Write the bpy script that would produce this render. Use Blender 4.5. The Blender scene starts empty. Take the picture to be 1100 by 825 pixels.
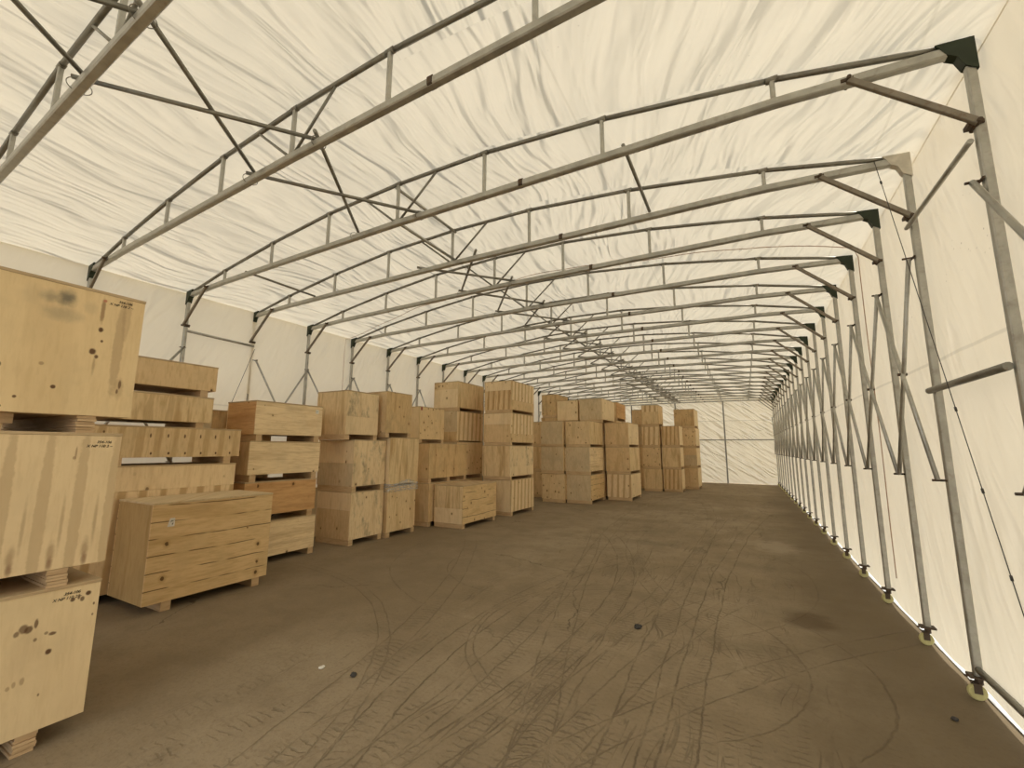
import bpy, bmesh, math, random
from math import pi, sin, cos, radians
from mathutils import Vector, Matrix, noise

random.seed(4)
S = bpy.context.scene
C = S.collection

# ---------------------------------------------------------------- camera
cam_d = bpy.data.cameras.new('camera')
cam = bpy.data.objects.new('camera', cam_d)
C.objects.link(cam)
cam_d.sensor_width = 36.0
cam_d.lens = 461.998 / 1100 * 36
cam_d.clip_start = 0.05
cam_d.clip_end = 200
RT = Vector((0.8815, 0.4722, 0.0045))
UP = Vector((0.0657, -0.132, 0.9891))
FW = Vector((-0.4676, 0.8716, 0.1474))
rot = Matrix((RT, UP, -FW)).transposed()
cam.matrix_world = Matrix.Translation((0, 0, 1.6)) @ rot.to_4x4()
S.camera = cam

# ---------------------------------------------------------------- light
w = bpy.data.worlds.new('world')
S.world = w
w.use_nodes = True
bg = w.node_tree.nodes['Background']
bg.inputs[0].default_value = (0.93, 0.97, 1.0, 1)
bg.inputs[1].default_value = 2.0
sun_d = bpy.data.lights.new('sun', 'SUN')
sun = bpy.data.objects.new('sun', sun_d)
C.objects.link(sun)
sun_d.energy = 5.0
sun_d.angle = radians(3)
sun_d.color = (1.0, 0.93, 0.80)
sun.rotation_euler = Vector((-0.66, -0.40, -0.60)).to_track_quat('-Z', 'Y').to_euler()
sun.location = (10, -5, 12)

S.view_settings.view_transform = 'Standard'
S.view_settings.look = 'None'
S.view_settings.gamma = 1
S.view_settings.use_curve_mapping = False
S.view_settings.exposure = 0.17
S.cycles.max_bounces = 14
S.cycles.diffuse_bounces = 9
S.cycles.transmission_bounces = 8
S.cycles.use_denoising = True

# ---------------------------------------------------------------- node helpers
def newmat(name):
    m = bpy.data.materials.new(name)
    m.use_nodes = True
    nt = m.node_tree
    for n in list(nt.nodes):
        nt.nodes.remove(n)
    out = nt.nodes.new('ShaderNodeOutputMaterial')
    return m, nt, out

class NT:
    def __init__(s, nt):
        s.nt = nt
    def n(s, t, **k):
        x = s.nt.nodes.new(t)
        for a, b in k.items():
            setattr(x, a, b)
        return x
    def link(s, a, b):
        s.nt.links.new(a, b)
    def setin(s, sock, v):
        if isinstance(v, bpy.types.NodeSocket):
            s.nt.links.new(v, sock)
        elif v is not None:
            sock.default_value = v
    def math(s, op, a, b=None, c=None, clamp=False):
        x = s.n('ShaderNodeMath', operation=op, use_clamp=clamp)
        s.setin(x.inputs[0], a)
        if b is not None: s.setin(x.inputs[1], b)
        if c is not None: s.setin(x.inputs[2], c)
        return x.outputs[0]
    def vmath(s, op, a, b=None):
        x = s.n('ShaderNodeVectorMath', operation=op)
        s.setin(x.inputs[0], a)
        if b is not None: s.setin(x.inputs[1], b)
        return x.outputs[1] if op in ('LENGTH', 'DISTANCE', 'DOT_PRODUCT') else x.outputs[0]
    def noise(s, vec, scale=1, detail=3, rough=.5, dist=0, col=False):
        x = s.n('ShaderNodeTexNoise')
        s.link(vec, x.inputs['Vector'])
        x.inputs['Scale'].default_value = scale
        x.inputs['Detail'].default_value = detail
        x.inputs['Roughness'].default_value = rough
        x.inputs['Distortion'].default_value = dist
        return x.outputs[1] if col else x.outputs[0]
    def ramp(s, fac, lo, hi, a=0.0, b=1.0):
        x = s.n('ShaderNodeMapRange', clamp=True)
        x.interpolation_type = 'SMOOTHSTEP'
        s.setin(x.inputs[0], fac)
        x.inputs[1].default_value = lo
        x.inputs[2].default_value = hi
        x.inputs[3].default_value = a
        x.inputs[4].default_value = b
        return x.outputs[0]
    def mix(s, fac, a, b, mode='MIX'):
        x = s.n('ShaderNodeMix', data_type='RGBA', blend_type=mode, clamp_factor=True)
        s.setin(x.inputs[0], fac)
        s.setin(x.inputs[6], (*a, 1) if isinstance(a, tuple) and len(a) == 3 else a)
        s.setin(x.inputs[7], (*b, 1) if isinstance(b, tuple) and len(b) == 3 else b)
        return x.outputs[2]
    def comb(s, x, y, z):
        c = s.n('ShaderNodeCombineXYZ')
        s.setin(c.inputs[0], x); s.setin(c.inputs[1], y); s.setin(c.inputs[2], z)
        return c.outputs[0]
    def sep(s, v):
        c = s.n('ShaderNodeSeparateXYZ')
        s.link(v, c.inputs[0])
        return c.outputs
    def mapping(s, v, scale=(1, 1, 1), rot=(0, 0, 0), loc=(0, 0, 0)):
        m = s.n('ShaderNodeMapping')
        s.link(v, m.inputs[0])
        m.inputs['Scale'].default_value = scale
        m.inputs['Rotation'].default_value = rot
        m.inputs['Location'].default_value = loc
        return m.outputs[0]
    def obj(s):
        return s.n('ShaderNodeTexCoord').outputs['Object']
    def bump(s, h, strength=.3, dist=.01, normal=None):
        b = s.n('ShaderNodeBump')
        s.link(h, b.inputs['Height'])
        b.inputs['Strength'].default_value = strength
        b.inputs['Distance'].default_value = dist
        if normal is not None: s.link(normal, b.inputs['Normal'])
        return b.outputs[0]
    def bsdf(s, col, rough=.7, metal=0, normal=None, spec=.3):
        b = s.n('ShaderNodeBsdfPrincipled')
        s.setin(b.inputs['Base Color'], (*col, 1) if isinstance(col, tuple) else col)
        s.setin(b.inputs['Roughness'], rough)
        b.inputs['Metallic'].default_value = metal
        b.inputs['Specular IOR Level'].default_value = spec
        if normal is not None: s.link(normal, b.inputs['Normal'])
        return b

# ---------------------------------------------------------------- materials
def mat_fabric(name, col, kind, trans=.22):
    m, nt, out = newmat(name)
    k = NT(nt)
    p = k.obj()
    if kind == 'roof':
        px, py, pz = k.sep(p)
        wx = k.math('MULTIPLY', k.math('SUBTRACT', k.noise(p, .45, 2), .5), .8)
        right = k.ramp(px, -2.6, .6)                       # folds swing towards the eave on the right
        ang = k.math('MULTIPLY', k.math('MULTIPLY', right, py), 1.0)
        fr_ = k.math('SUBTRACT', k.math('FRACT', k.math('MULTIPLY', k.math('SUBTRACT', py, 2.0), 1 / 1.047)), .5)
        across = k.math('ADD', k.math('ADD', px, wx), k.math('MULTIPLY', k.math('MULTIPLY', fr_, right), .45))
        q = k.comb(k.math('MULTIPLY', across, 4.2), k.math('MULTIPLY', py, .75), 0.0)
    elif kind == 'side':
        q = k.mapping(p, rot=(radians(25), 0, 0))
        q = k.mapping(q, scale=(1, 3.6, 1.0))
    else:
        q = k.mapping(p, rot=(0, radians(-35), 0))
        q = k.mapping(q, scale=(1, 1, 5.5))
    n1 = k.noise(q, .9, 2, .5, .25)
    ridge = k.math('ABSOLUTE', k.math('SUBTRACT', n1, .5))
    ridge = k.ramp(ridge, 0, .15, 1, 0)
    gate = k.ramp(k.noise(p, .55, 2), .42, .62)
    n2 = k.noise(q, 1.9, 2, .45, .4)
    h = k.math('ADD', k.math('MULTIPLY', k.math('MULTIPLY', ridge, gate), .45), k.math('MULTIPLY', n2, .55))
    h = k.math('ADD', h, k.math('MULTIPLY', n1, 1.9))
    nrm = k.bump(h, {'roof': 1.0, 'side': .5, 'end': 1.0}[kind], .10)
    spots = k.n('ShaderNodeTexVoronoi')
    k.link(p, spots.inputs['Vector'])
    spots.inputs['Scale'].default_value = 17
    sp = k.ramp(spots.outputs['Distance'], .05, .14, 1, 0)
    sp = k.math('MULTIPLY', sp, k.ramp(k.noise(p, 1.6, 3), .60, .72))
    big = k.ramp(k.noise(p, .8, 4, .6), .3, .75)
    c = k.mix(k.math('MULTIPLY', big, .35), col, tuple(v * .9 for v in col))
    c = k.mix(k.math('MULTIPLY', sp, .5), c, (.22, .17, .11))
    if kind in ('side', 'end'):
        z = k.sep(p)[2]
        zz = 2.25 if kind == 'side' else 2.94
        seam = k.ramp(k.math('ABSOLUTE', k.math('SUBTRACT', z, zz)), .006, .016, 1, 0)
        c = k.mix(k.math('MULTIPLY', seam, .22 if kind == 'side' else .5), c, (.3, .27, .2))
    else:
        y = k.sep(p)[0]
        fr = k.math('ABSOLUTE', k.math('SUBTRACT', k.math('FRACT', k.math('MULTIPLY', y, 1 / 2.1)), .5))
        seam = k.ramp(fr, .002, .006, 1, 0)
        c = k.mix(k.math('MULTIPLY', seam, .16), c, (.35, .3, .2))
    d = k.n('ShaderNodeBsdfDiffuse'); t = k.n('ShaderNodeBsdfTranslucent')
    k.link(c, d.inputs[0]); k.link(c, t.inputs[0])
    k.link(nrm, d.inputs['Normal']); k.link(nrm, t.inputs['Normal'])
    mx = k.n('ShaderNodeMixShader')
    mx.inputs[0].default_value = trans
    k.link(d.outputs[0], mx.inputs[1]); k.link(t.outputs[0], mx.inputs[2])
    k.link(mx.outputs[0], out.inputs[0])
    return m

def mat_steel(name, col, rough=.5, metal=.55, rust=0.0):
    m, nt, out = newmat(name)
    k = NT(nt)
    p = k.obj()
    a = k.noise(p, 9, 4, .6)
    c = k.mix(k.ramp(a, .3, .7), tuple(v * .82 for v in col), tuple(min(1, v * 1.12) for v in col))
    if rust:
        r = k.ramp(k.noise(p, 24, 3, .6), .55, .7)
        c = k.mix(k.math('MULTIPLY', r, rust), c, (.14, .07, .03))
    b = k.bsdf(c, k.ramp(a, .3, .7, rough - .08, rough + .12), metal)
    k.link(b.outputs[0], out.inputs[0])
    return m

def mat_flat(name, col, rough=.7, spec=.3, metal=0):
    m, nt, out = newmat(name)
    k = NT(nt)
    p = k.obj()
    a = k.noise(p, 14, 3, .6)
    c = k.mix(k.ramp(a, .3, .7), tuple(v * .85 for v in col), tuple(min(1, v * 1.1) for v in col))
    b = k.bsdf(c, rough, metal, None, spec)
    k.link(b.outputs[0], out.inputs[0])
    return m

def blob(k, h, z, cx, cz, rx, rz, soft=.6, warp=None):
    dx = k.math('MULTIPLY', k.math('SUBTRACT', h, cx), 1 / rx)
    dz = k.math('MULTIPLY', k.math('SUBTRACT', z, cz), 1 / rz)
    d = k.vmath('LENGTH', k.comb(dx, dz, 0.0))
    if warp is not None:
        d = k.math('ADD', d, warp)
    return k.ramp(d, 1 - soft, 1.0, 1, 0)

def mat_wood(name, base, dark=None, grain='v', bands=.35, period=0.0, knots=.25, cracks=0.0, mott=.3,
             stripe=0.0, blobs=(), fine=.35, mould=0.0, seed=0.0):
    """plywood: grain, peeled-veneer bands, knots; blobs = (h, z, rx, rz, strength, colour)"""
    m, nt, out = newmat(name)
    k = NT(nt)
    dark = dark or tuple(v * f for v, f in zip(base, (.62, .52, .40)))
    p = k.obj()
    info = k.n('ShaderNodeObjectInfo')
    rnd = info.outputs['Random']
    x, y, z = k.sep(p)
    h = k.math('ADD', x, y)
    off = k.math('MULTIPLY', rnd, 0.0 if blobs else 37.0)
    off = k.math('ADD', off, seed)
    ho = k.math('ADD', h, off)
    if grain == 'v':
        v = k.comb(ho, off, k.math('MULTIPLY', z, .16))
    else:
        v = k.comb(k.math('MULTIPLY', ho, .13), off, z)
    if period:
        s_ = k.math('SINE', k.math('MULTIPLY', k.math('ADD', ho, k.math('MULTIPLY', z, -.05)), 2 * pi / period))
        wv = k.math('ADD', s_, k.math('MULTIPLY', k.noise(v, 8, 3), 2.0))
        band = k.ramp(wv, 1.0, 1.75)
    else:
        band = k.ramp(k.noise(v, 7, 3, .5, .6), .50, .68)
    fg = k.noise(v, 46, 4, .65)
    c = k.mix(k.math('MULTIPLY', band, min(1, bands * 1.25)), base, dark)
    c = k.mix(k.math('MULTIPLY', k.ramp(fg, .42, .72), fine * 1.3), c, dark)
    mo = k.noise(k.comb(ho, off, z), 3.2, 4, .6)
    c = k.mix(k.math('MULTIPLY', k.ramp(mo, .45, .72), min(1, mott * 1.5)), c, tuple(a * .78 for a in base))
    c = k.mix(k.math('MULTIPLY', k.ramp(mo, .5, .25), mott * .6), c, tuple(min(1, a * 1.12) for a in base))
    hgt = fg
    if stripe:
        st = k.noise(k.comb(ho, off, k.math('MULTIPLY', z, .08)) if grain == 'v' else k.comb(k.math('MULTIPLY', ho, .06), off, z), 15, 2, .4, .2)
        c = k.mix(k.math('MULTIPLY', k.ramp(st, .56, .63), stripe), c, tuple(a * b for a, b in zip(dark, (.75, .7, .65))))
    if cracks:
        cv = k.comb(k.math('MULTIPLY', ho, .5), off, k.math('ADD', z, k.math('MULTIPLY', k.noise(k.comb(ho, off, 0.0), 2, 2), .05)))
        zz = k.math('ADD', k.sep(cv)[2], 0.0)
        fr = k.math('ABSOLUTE', k.math('SUBTRACT', k.math('FRACT', k.math('MULTIPLY', zz, 1 / .16)), .5))
        ln = k.ramp(fr, .012, .05, 1, 0)
        gate = k.ramp(k.noise(k.comb(ho, off, k.math('MULTIPLY', z, 5)), 3.0, 2), .43, .55)
        c = k.mix(k.math('MULTIPLY', k.math('MULTIPLY', ln, gate), cracks), c, (.10, .055, .025))
    if mould:
        mm = k.ramp(k.noise(k.comb(ho, off, k.math('MULTIPLY', z, .5)), 5, 4, .7), .5, .7)
        c = k.mix(k.math('MULTIPLY', mm, mould), c, (.17, .145, .10))
    if knots:
        vo = k.n('ShaderNodeTexVoronoi', voronoi_dimensions='2D')
        k.link(k.comb(k.math('ADD', ho, k.math('MULTIPLY', fg, .02)), k.math('MULTIPLY', z, .8), 0.0), vo.inputs['Vector'])
        vo.inputs['Scale'].default_value = 7.5
        r1 = k.sep(vo.outputs['Color'])[0]
        gate = k.ramp(r1, knots - .01, knots + .01, 1, 0)
        size = k.math('ADD', .05, k.math('MULTIPLY', k.sep(vo.outputs['Color'])[1], .10))
        kn = k.ramp(k.math('DIVIDE', vo.outputs['Distance'], size), .7, 1.1, 1, 0)
        halo = k.ramp(k.math('DIVIDE', vo.outputs['Distance'], size), 1.0, 2.6, 1, 0)
        c = k.mix(k.math('MULTIPLY', k.math('MULTIPLY', halo, gate), .45), c, dark)
        c = k.mix(k.math('MULTIPLY', k.math('MULTIPLY', kn, gate), .85), c, (.085, .04, .018))
    wr = k.math('MULTIPLY', k.math('SUBTRACT', k.noise(p, 26, 3, .6), .5), .6) if blobs else None
    for b in blobs:
        cx, cz, rx, rz, st, col = b[:6]
        soft = b[6] if len(b) > 6 else .5
        c = k.mix(k.math('MULTIPLY', blob(k, h, z, cx, cz, rx, rz, soft, wr), st), c, col)
    bs = k.bsdf(c, .72, 0, k.bump(hgt, .25, .003), .2)
    k.link(bs.outputs[0], out.inputs[0])
    return m

def mat_floor():
    m, nt, out = newmat('packed_ground')
    k = NT(nt)
    p = k.obj()
    x, y, z = k.sep(p)
    big = k.noise(p, .35, 4, .6)
    med = k.noise(p, 2.2, 5, .65)
    fine = k.noise(p, 38, 4, .7)
    c = k.mix(k.ramp(big, .35, .65), (.245, .190, .120), (.315, .252, .168))
    c = k.mix(k.math('MULTIPLY', k.ramp(med, .4, .7), .55), c, (.195, .150, .095))
    c = k.mix(k.math('MULTIPLY', k.ramp(med, .42, .25), .45), c, (.37, .305, .21))
    c = k.mix(k.math('MULTIPLY', k.ramp(fine, .45, .75), .35), c, (.155, .115, .07))
    damp = k.ramp(k.math('ADD', k.math('ADD', x, k.math('MULTIPLY', y, -.04)), k.math('MULTIPLY', k.noise(p, .9, 4, .65), 1.3)), .15, 1.25)
    c = k.mix(k.math('MULTIPLY', damp, .62), c, (.105, .078, .044))
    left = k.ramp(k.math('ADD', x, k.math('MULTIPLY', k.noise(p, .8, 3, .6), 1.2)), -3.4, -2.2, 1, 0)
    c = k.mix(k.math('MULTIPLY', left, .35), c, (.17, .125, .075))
    warp = k.math('MULTIPLY', k.math('SUBTRACT', k.noise(p, .9, 3, .6), .5), .10)
    warp2 = k.math('MULTIPLY', k.math('SUBTRACT', k.noise(p, 13, 4, .7), .5), .030)
    wsum = k.math('ADD', warp, warp2)
    dark = None
    tj = k.math('MULTIPLY', k.noise(p, 16, 3, .65), 7.0)
    # wheel tracks: arcs (centre x, y, radius, half tyre width, tread strength, line strength, ymin, ymax)
    T = [(4.37, 3.80, 6.64, .10, .5, 1, -3, 7.5), (-9.83, 4.17, 8.53, .11, .6, 1, -3, 9), (-41.1, 3.15, 39.8, .10, .9, .8, -3, 8),
         (2.96, 3.12, 4.17, .10, .9, .8, -1, 6), (71.7, 5.72, 72.47, .10, .8, .9, -3, 12), (47.2, 3.95, 47.63, .09, .4, 1, -3, 13),
         (-0.99, 3.92, 1.29, .02, 0, .8, 2.2, 6), (-0.80, 3.96, 1.53, .012, 0, .8, 2.2, 6), (-2.17, 6.43, 2.81, .03, .2, .6, 3, 9),
         (-2.59, 5.69, 1.27, .02, 0, .6, 3.5, 8), (-0.21, 10.0, 2.42, .03, 0, .6, 6.5, 13), (30.0, 12.0, 32.6, .11, .7, .8, -3, 18),
         (-16., -1.0, 13.9, .10, .7, .7, -4, 7), (9.0, -3.0, 11.3, .10, .6, .8, -5, 8), (-31., 9.0, 30.3, .09, .6, .7, 0, 19),
         (6.0, 9.0, 7.9, .09, .5, .6, 3, 16), (-5.4, 0.6, 3.5, .05, .3, .6, 0, 5), (-3.4, 9.6, 1.9, .03, .0, .5, 6, 13),
         (12.0, 0.6, 13.1, .10, .8, .8, -5, 6), (-22., 2.6, 20.2, .09, .7, .8, -2, 9), (.6, 14.5, 3.0, .03, 0, .5, 10, 19)]
    for (cx, cy, r, hw, tr, ls, y0, y1) in T:
        dx = k.math('SUBTRACT', x, cx); dy = k.math('SUBTRACT', y, cy)
        ln = k.vmath('LENGTH', k.comb(dx, dy, 0.0))
        d = k.math('ADD', k.math('SUBTRACT', ln, r), wsum)
        ad = k.math('ABSOLUTE', d)
        edge = k.ramp(k.math('ABSOLUTE', k.math('SUBTRACT', ad, hw if hw > .04 else 0.0)), .0015, .0095, 1, 0)
        yg = k.math('MULTIPLY', k.ramp(y, y0, y0 + 1), k.ramp(y, y1 - 1, y1, 1, 0))
        e = k.math('MULTIPLY', k.math('MULTIPLY', edge, ls), yg)
        if tr:
            inside = k.ramp(ad, hw * .8, hw, 1, 0)
            arc = k.math('MULTIPLY', k.math('ARCTANGENT', k.math('DIVIDE', dy, k.math('ABSOLUTE', dx))), r)
            ph = k.math('SINE', k.math('ADD', k.math('MULTIPLY', k.math('ADD', arc, k.math('MULTIPLY', k.math('MULTIPLY', ad, ad), 3.2)), 2 * pi / .058), tj))
            tre = k.math('MULTIPLY', k.math('MULTIPLY', k.ramp(ph, .62, 1.0), inside), tr)
            tre = k.math('MULTIPLY', tre, k.ramp(k.noise(p, 1.3 + r % 1, 3, .6), .46, .6))
            e = k.math('MAXIMUM', e, k.math('MULTIPLY', tre, yg))
        dark = e if dark is None else k.math('MAXIMUM', dark, e)
    # many faint drive lines running down the tent
    zone = k.math('MULTIPLY', k.ramp(x, -3.6, -2.6), k.ramp(x, .1, .9, 1, 0))
    wx = k.math('ADD', x, k.math('MULTIPLY', k.noise(p, .55, 2), .9))
    lv = k.comb(k.math('MULTIPLY', wx, 3.4), k.math('MULTIPLY', y, .22), 0.0)
    ln_ = k.math('ABSOLUTE', k.math('SUBTRACT', k.noise(lv, 2.2, 2, .5), .5))
    ln_ = k.math('MULTIPLY', k.ramp(ln_, .001, .012, 1, 0), k.ramp(k.noise(k.comb(x, k.math('MULTIPLY', y, .5), 3.0), 2.6, 3), .44, .56))
    dark = k.math('MAXIMUM', dark, k.math('MULTIPLY', k.math('MULTIPLY', ln_, zone), .75))
    # patches of lug prints
    pat = k.noise(k.comb(k.math('MULTIPLY', wx, 5.0), k.math('MULTIPLY', y, .6), 7.0), 1.3, 2)
    ph = k.math('SINE', k.math('ADD', k.math('MULTIPLY', y, 2 * pi / .055), k.math('MULTIPLY', k.noise(p, 9, 3, .6), 11.0)))
    lug = k.math('MULTIPLY', k.math('MULTIPLY', k.ramp(ph, .55, 1.0), k.ramp(pat, .50, .60)), zone)
    dark = k.math('MAXIMUM', dark, k.math('MULTIPLY', lug, .62))
    gate = k.ramp(k.noise(p, 4.5, 4, .7), .34, .58, .15, 1)
    dark = k.math('MULTIPLY', dark, gate)
    c = k.mix(k.math('MULTIPLY', k.ramp(k.noise(p, 7, 5, .75), .5, .72), .30), c, (.16, .12, .075))
    c = k.mix(k.math('MULTIPLY', dark, .62), c, (.10, .075, .048))
    # cracks
    vo = k.n('ShaderNodeTexVoronoi', feature='DISTANCE_TO_EDGE')
    k.link(k.vmath('ADD', p, k.mapping(k.noise(p, 2.5, 4, .6, 0, True), scale=(.5, .5, 0))), vo.inputs['Vector'])
    vo.inputs['Scale'].default_value = .42
    cr = k.math('MULTIPLY', k.ramp(vo.outputs[0], .001, .005, 1, 0), k.ramp(k.noise(p, .6, 2), .5, .58))
    c = k.mix(k.math('MULTIPLY', cr, .6), c, (.06, .045, .03))
    # oil stains, pale dust patch by the wall
    wr = k.math('MULTIPLY', k.math('SUBTRACT', k.noise(p, 3.5, 4, .6), .5), 1.4)
    st = blob(k, x, y, .43, 5.15, .28, .32, .7, wr)
    c = k.mix(k.math('MULTIPLY', st, .55), c, (.070, .045, .022))
    st = blob(k, x, y, -1.5, 7.9, .5, .3, .8, wr)
    c = k.mix(k.math('MULTIPLY', st, .3), c, (.08, .06, .04))
    st = blob(k, x, y, .35, 8.6, .45, .8, .8, wr)
    c = k.mix(k.math('MULTIPLY', st, .4), c, (.44, .37, .27))
    h = k.math('SUBTRACT', k.math('ADD', k.math('MULTIPLY', med, 1.2), k.math('MULTIPLY', fine, .5)), k.math('MULTIPLY', dark, 1.1))
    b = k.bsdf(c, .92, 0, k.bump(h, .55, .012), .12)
    k.link(b.outputs[0], out.inputs[0])
    return m

def mat_film():
    m, nt, out = newmat('stretch_film')
    k = NT(nt)
    p = k.obj()
    n = k.noise(k.mapping(p, scale=(1, 2, 9)), 6, 3, .6, .5)
    tr = k.n('ShaderNodeBsdfTransparent')
    b = k.bsdf((.62, .62, .58), .22, 0, k.bump(n, .6, .01), .6)
    mx = k.n('ShaderNodeMixShader')
    k.link(k.ramp(n, .35, .65, .12, .6), mx.inputs[0])
    k.link(tr.outputs[0], mx.inputs[1]); k.link(b.outputs[0], mx.inputs[2])
    k.link(mx.outputs[0], out.inputs[0])
    return m

M = {}
FCOL = (.825, .755, .61)
M['roof'] = mat_fabric('roof_tarpaulin', FCOL, 'roof')
M['side'] = mat_fabric('wall_tarpaulin', FCOL, 'side')
M['end'] = mat_fabric('end_tarpaulin', FCOL, 'end')
M['skirt'] = mat_flat('white_skirt_sheet', (.85, .86, .86), .5)
M['steel'] = mat_steel('galvanised_steel', (.43, .42, .375), .42, .7, .15)
M['tube'] = mat_steel('brace_tube', (.25, .24, .205), .42, .7, .3)
M['knee'] = mat_steel('knee_tube', (.24, .21, .165), .45, .5, .4)
M['rust'] = mat_steel('rusty_fitting', (.09, .065, .045), .7, .3, .6)
M['green'] = mat_flat('dark_green_paint', (.024, .034, .017), .5)
M['pale_plate'] = mat_flat('bare_galvanised_plate', (.60, .56, .47), .5)
M['wheel'] = mat_flat('yellow_nylon_wheel', (.50, .45, .20), .5)
M['cable'] = mat_flat('dark_cable', (.05, .045, .04), .5)
M['rope'] = mat_flat('pinkish_rope', (.48, .33, .24), .8)
M['black'] = mat_flat('black_marker', (.012, .011, .010), .7)
M['paper'] = mat_flat('white_paper', (.75, .72, .64), .7)
M['film'] = mat_film()
M['floor'] = mat_floor()
M['pebble'] = mat_flat('pebble', (.05, .045, .04), .8)

PALE = (.80, .63, .385)
TAN = (.70, .515, .285)
GREY = (.63, .50, .31)
ORNG = (.66, .40, .18)
DK = (.10, .045, .02)
BR = (.33, .21, .11)
M['pale'] = mat_wood('pale_plywood', PALE, bands=.22, knots=.10, mott=.25, fine=.22)
M['tan'] = mat_wood('tan_plywood', TAN, bands=.35, knots=.08, mott=.35)
M['grey'] = mat_wood('dull_plywood', GREY, bands=.25, knots=.05, mott=.45)
M['vgrain'] = mat_wood('vertical_grain_plywood', (.74, .565, .32), bands=.55, knots=.0, mott=.3, stripe=.35)
M['stripe'] = mat_wood('striped_plywood', PALE, bands=.7, period=.19, knots=.08, mott=.25)
M['slat'] = mat_wood('slatted_plywood', (.72, .53, .29), bands=.95, period=.15, knots=.0, stripe=.3)
M['knotty'] = mat_wood('knotty_plywood', (.74, .56, .32), bands=.3, knots=.5, mott=.3)
M['plank'] = mat_wood('plank_cracked_wood', (.72, .52, .27), grain='h', bands=.35, knots=.10, cracks=.85, mott=.35)
M['hgrain'] = mat_wood('flat_sawn_plywood', (.84, .665, .405), grain='h', bands=.25, knots=.12, stripe=.25)
M['orange'] = mat_wood('reddish_plywood', ORNG, grain='h', bands=.35, knots=.05, stripe=.2)
M['mould'] = mat_wood('mouldy_plywood', PALE, bands=.3, knots=.05, mould=.6)
M['mottled'] = mat_wood('mottled_plywood', (.64, .46, .24), bands=.6, knots=.12, mott=.6, mould=.25)
M['raw'] = mat_wood('raw_timber', (.60, .43, .25), grain='h', bands=.3, knots=.0, fine=.4)
M['brown'] = mat_wood('shade_darkened_plywood', (.47, .32, .14), bands=.35, knots=0, mott=.3, fine=.25)  # end of the cracked-board crate: shade painted in as a darker wood colour
M['edge'] = mat_wood('plywood_lid', (.52, .39, .23), grain='h', bands=.3, knots=.05, mott=.5)
# panels of the crates nearest the camera; h is measured along the panel, z up from the crate's foot
M['near_low'] = mat_wood('near_low_panel', (.76, .59, .345), bands=.10, knots=0, mott=.22, fine=.12, seed=3.1, blobs=(
    (1.300, 0.755, .016, .015, .95, DK), (1.275, 0.730, .012, .016, .8, DK), (1.235, 0.735, .013, .014, .9, DK), (1.260, 0.745, .008, .02, .8, DK),
    (1.075, 0.630, .02, .024, .85, DK), (1.055, 0.640, .022, .028, .75, DK), (1.100, 0.650, .010, .03, .8, DK), (1.030, 0.620, .014, .018, .7, DK),
    (1.170, 0.580, .02, .012, .85, DK), (1.145, 0.590, .01, .01, .6, DK), (1.165, 0.490, .016, .018, .95, DK), (1.105, 0.570, .009, .012, .7, DK),
    (1.080, 0.375, .012, .025, .6, BR), (1.050, 0.370, .01, .02, .6, BR), (1.030, 0.360, .01, .015, .6, BR), (1.000, 0.345, .01, .012, .6, BR),
    (1.330, 0.690, .006, .01, .8, DK), (1.330, 0.630, .006, .008, .7, DK), (1.150, 0.280, .006, .01, .7, DK), (1.070, 0.500, .10, .22, .18, BR, .95)))
M['near_mid'] = mat_wood('near_mid_panel', (.76, .59, .35), bands=0, knots=0, mott=.2, fine=.14, seed=.07, blobs=tuple(
    [(x0, .38, .030, .62, .62, (.50, .36, .20), .30) for x0 in (.763, .905, 1.052, 1.198, 1.345)] +
    [(x0 - .01, .19, .024, .085, .6, BR, .8) for x0 in (.83, .974, 1.124, 1.268)] + [(x0 - .008, .13, .018, .05, .7, (.24, .13, .07), .8) for x0 in (.83, .974, 1.124, 1.268)] +
    [(x0 + .018, .34, .012, .20, .45, BR, .8) for x0 in (.83, .974, 1.124, 1.268)] + [(1.16, .735, .006, .05, .7, BR), (1.155, .71, .010, .012, .7, BR)]))
M['near_top'] = mat_wood('near_top_panel', (.76, .58, .325), bands=.12, knots=0, mott=.28, fine=.14, seed=5.2, blobs=(
    (1.020, 0.780, .060, .075, .9, (.17, .155, .115), .9), (0.950, 0.770, .055, .055, .65, (.27, .23, .16), .9), (1.010, 0.680, .12, .06, .5, (.33, .27, .18), .8),
    (0.880, 0.760, .07, .09, .20, (.33, .27, .18), .8), (1.130, 0.750, .05, .06, .22, (.33, .27, .18), .8),
    (1.185, 0.750, .014, .11, .75, (.27, .16, .08), .6), (1.188, 0.630, .016, .02, .95, DK), (1.165, 0.490, .02, .024, .95, DK), (1.185, 0.460, .012, .016, .9, DK),
    (1.178, 0.410, .010, .09, .55, BR, .8), (1.200, 0.560, .008, .01, .9, DK), (1.190, 0.815, .012, .012, .9, (.5, .2, .12)),
    (1.280, 0.530, .030, .36, .55, (.42, .29, .16), .35), (1.305, 0.750, .026, .2, .4, (.42, .29, .16), .35),
    (0.800, 0.350, .018, .02, .95, DK), (0.960, 0.380, .014, .013, .7, BR), (1.020, 0.255, .014, .014, .95, DK), (0.880, 0.185, .01, .01, .9, DK), (0.830, 0.130, .01, .01, .9, DK),
    (1.315, 0.305, .010, .035, .9, DK), (1.305, 0.260, .008, .02, .85, DK), (1.310, 0.280, .03, .08, .35, BR, .5), (1.395, 0.865, .012, .014, .95, DK)))
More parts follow.
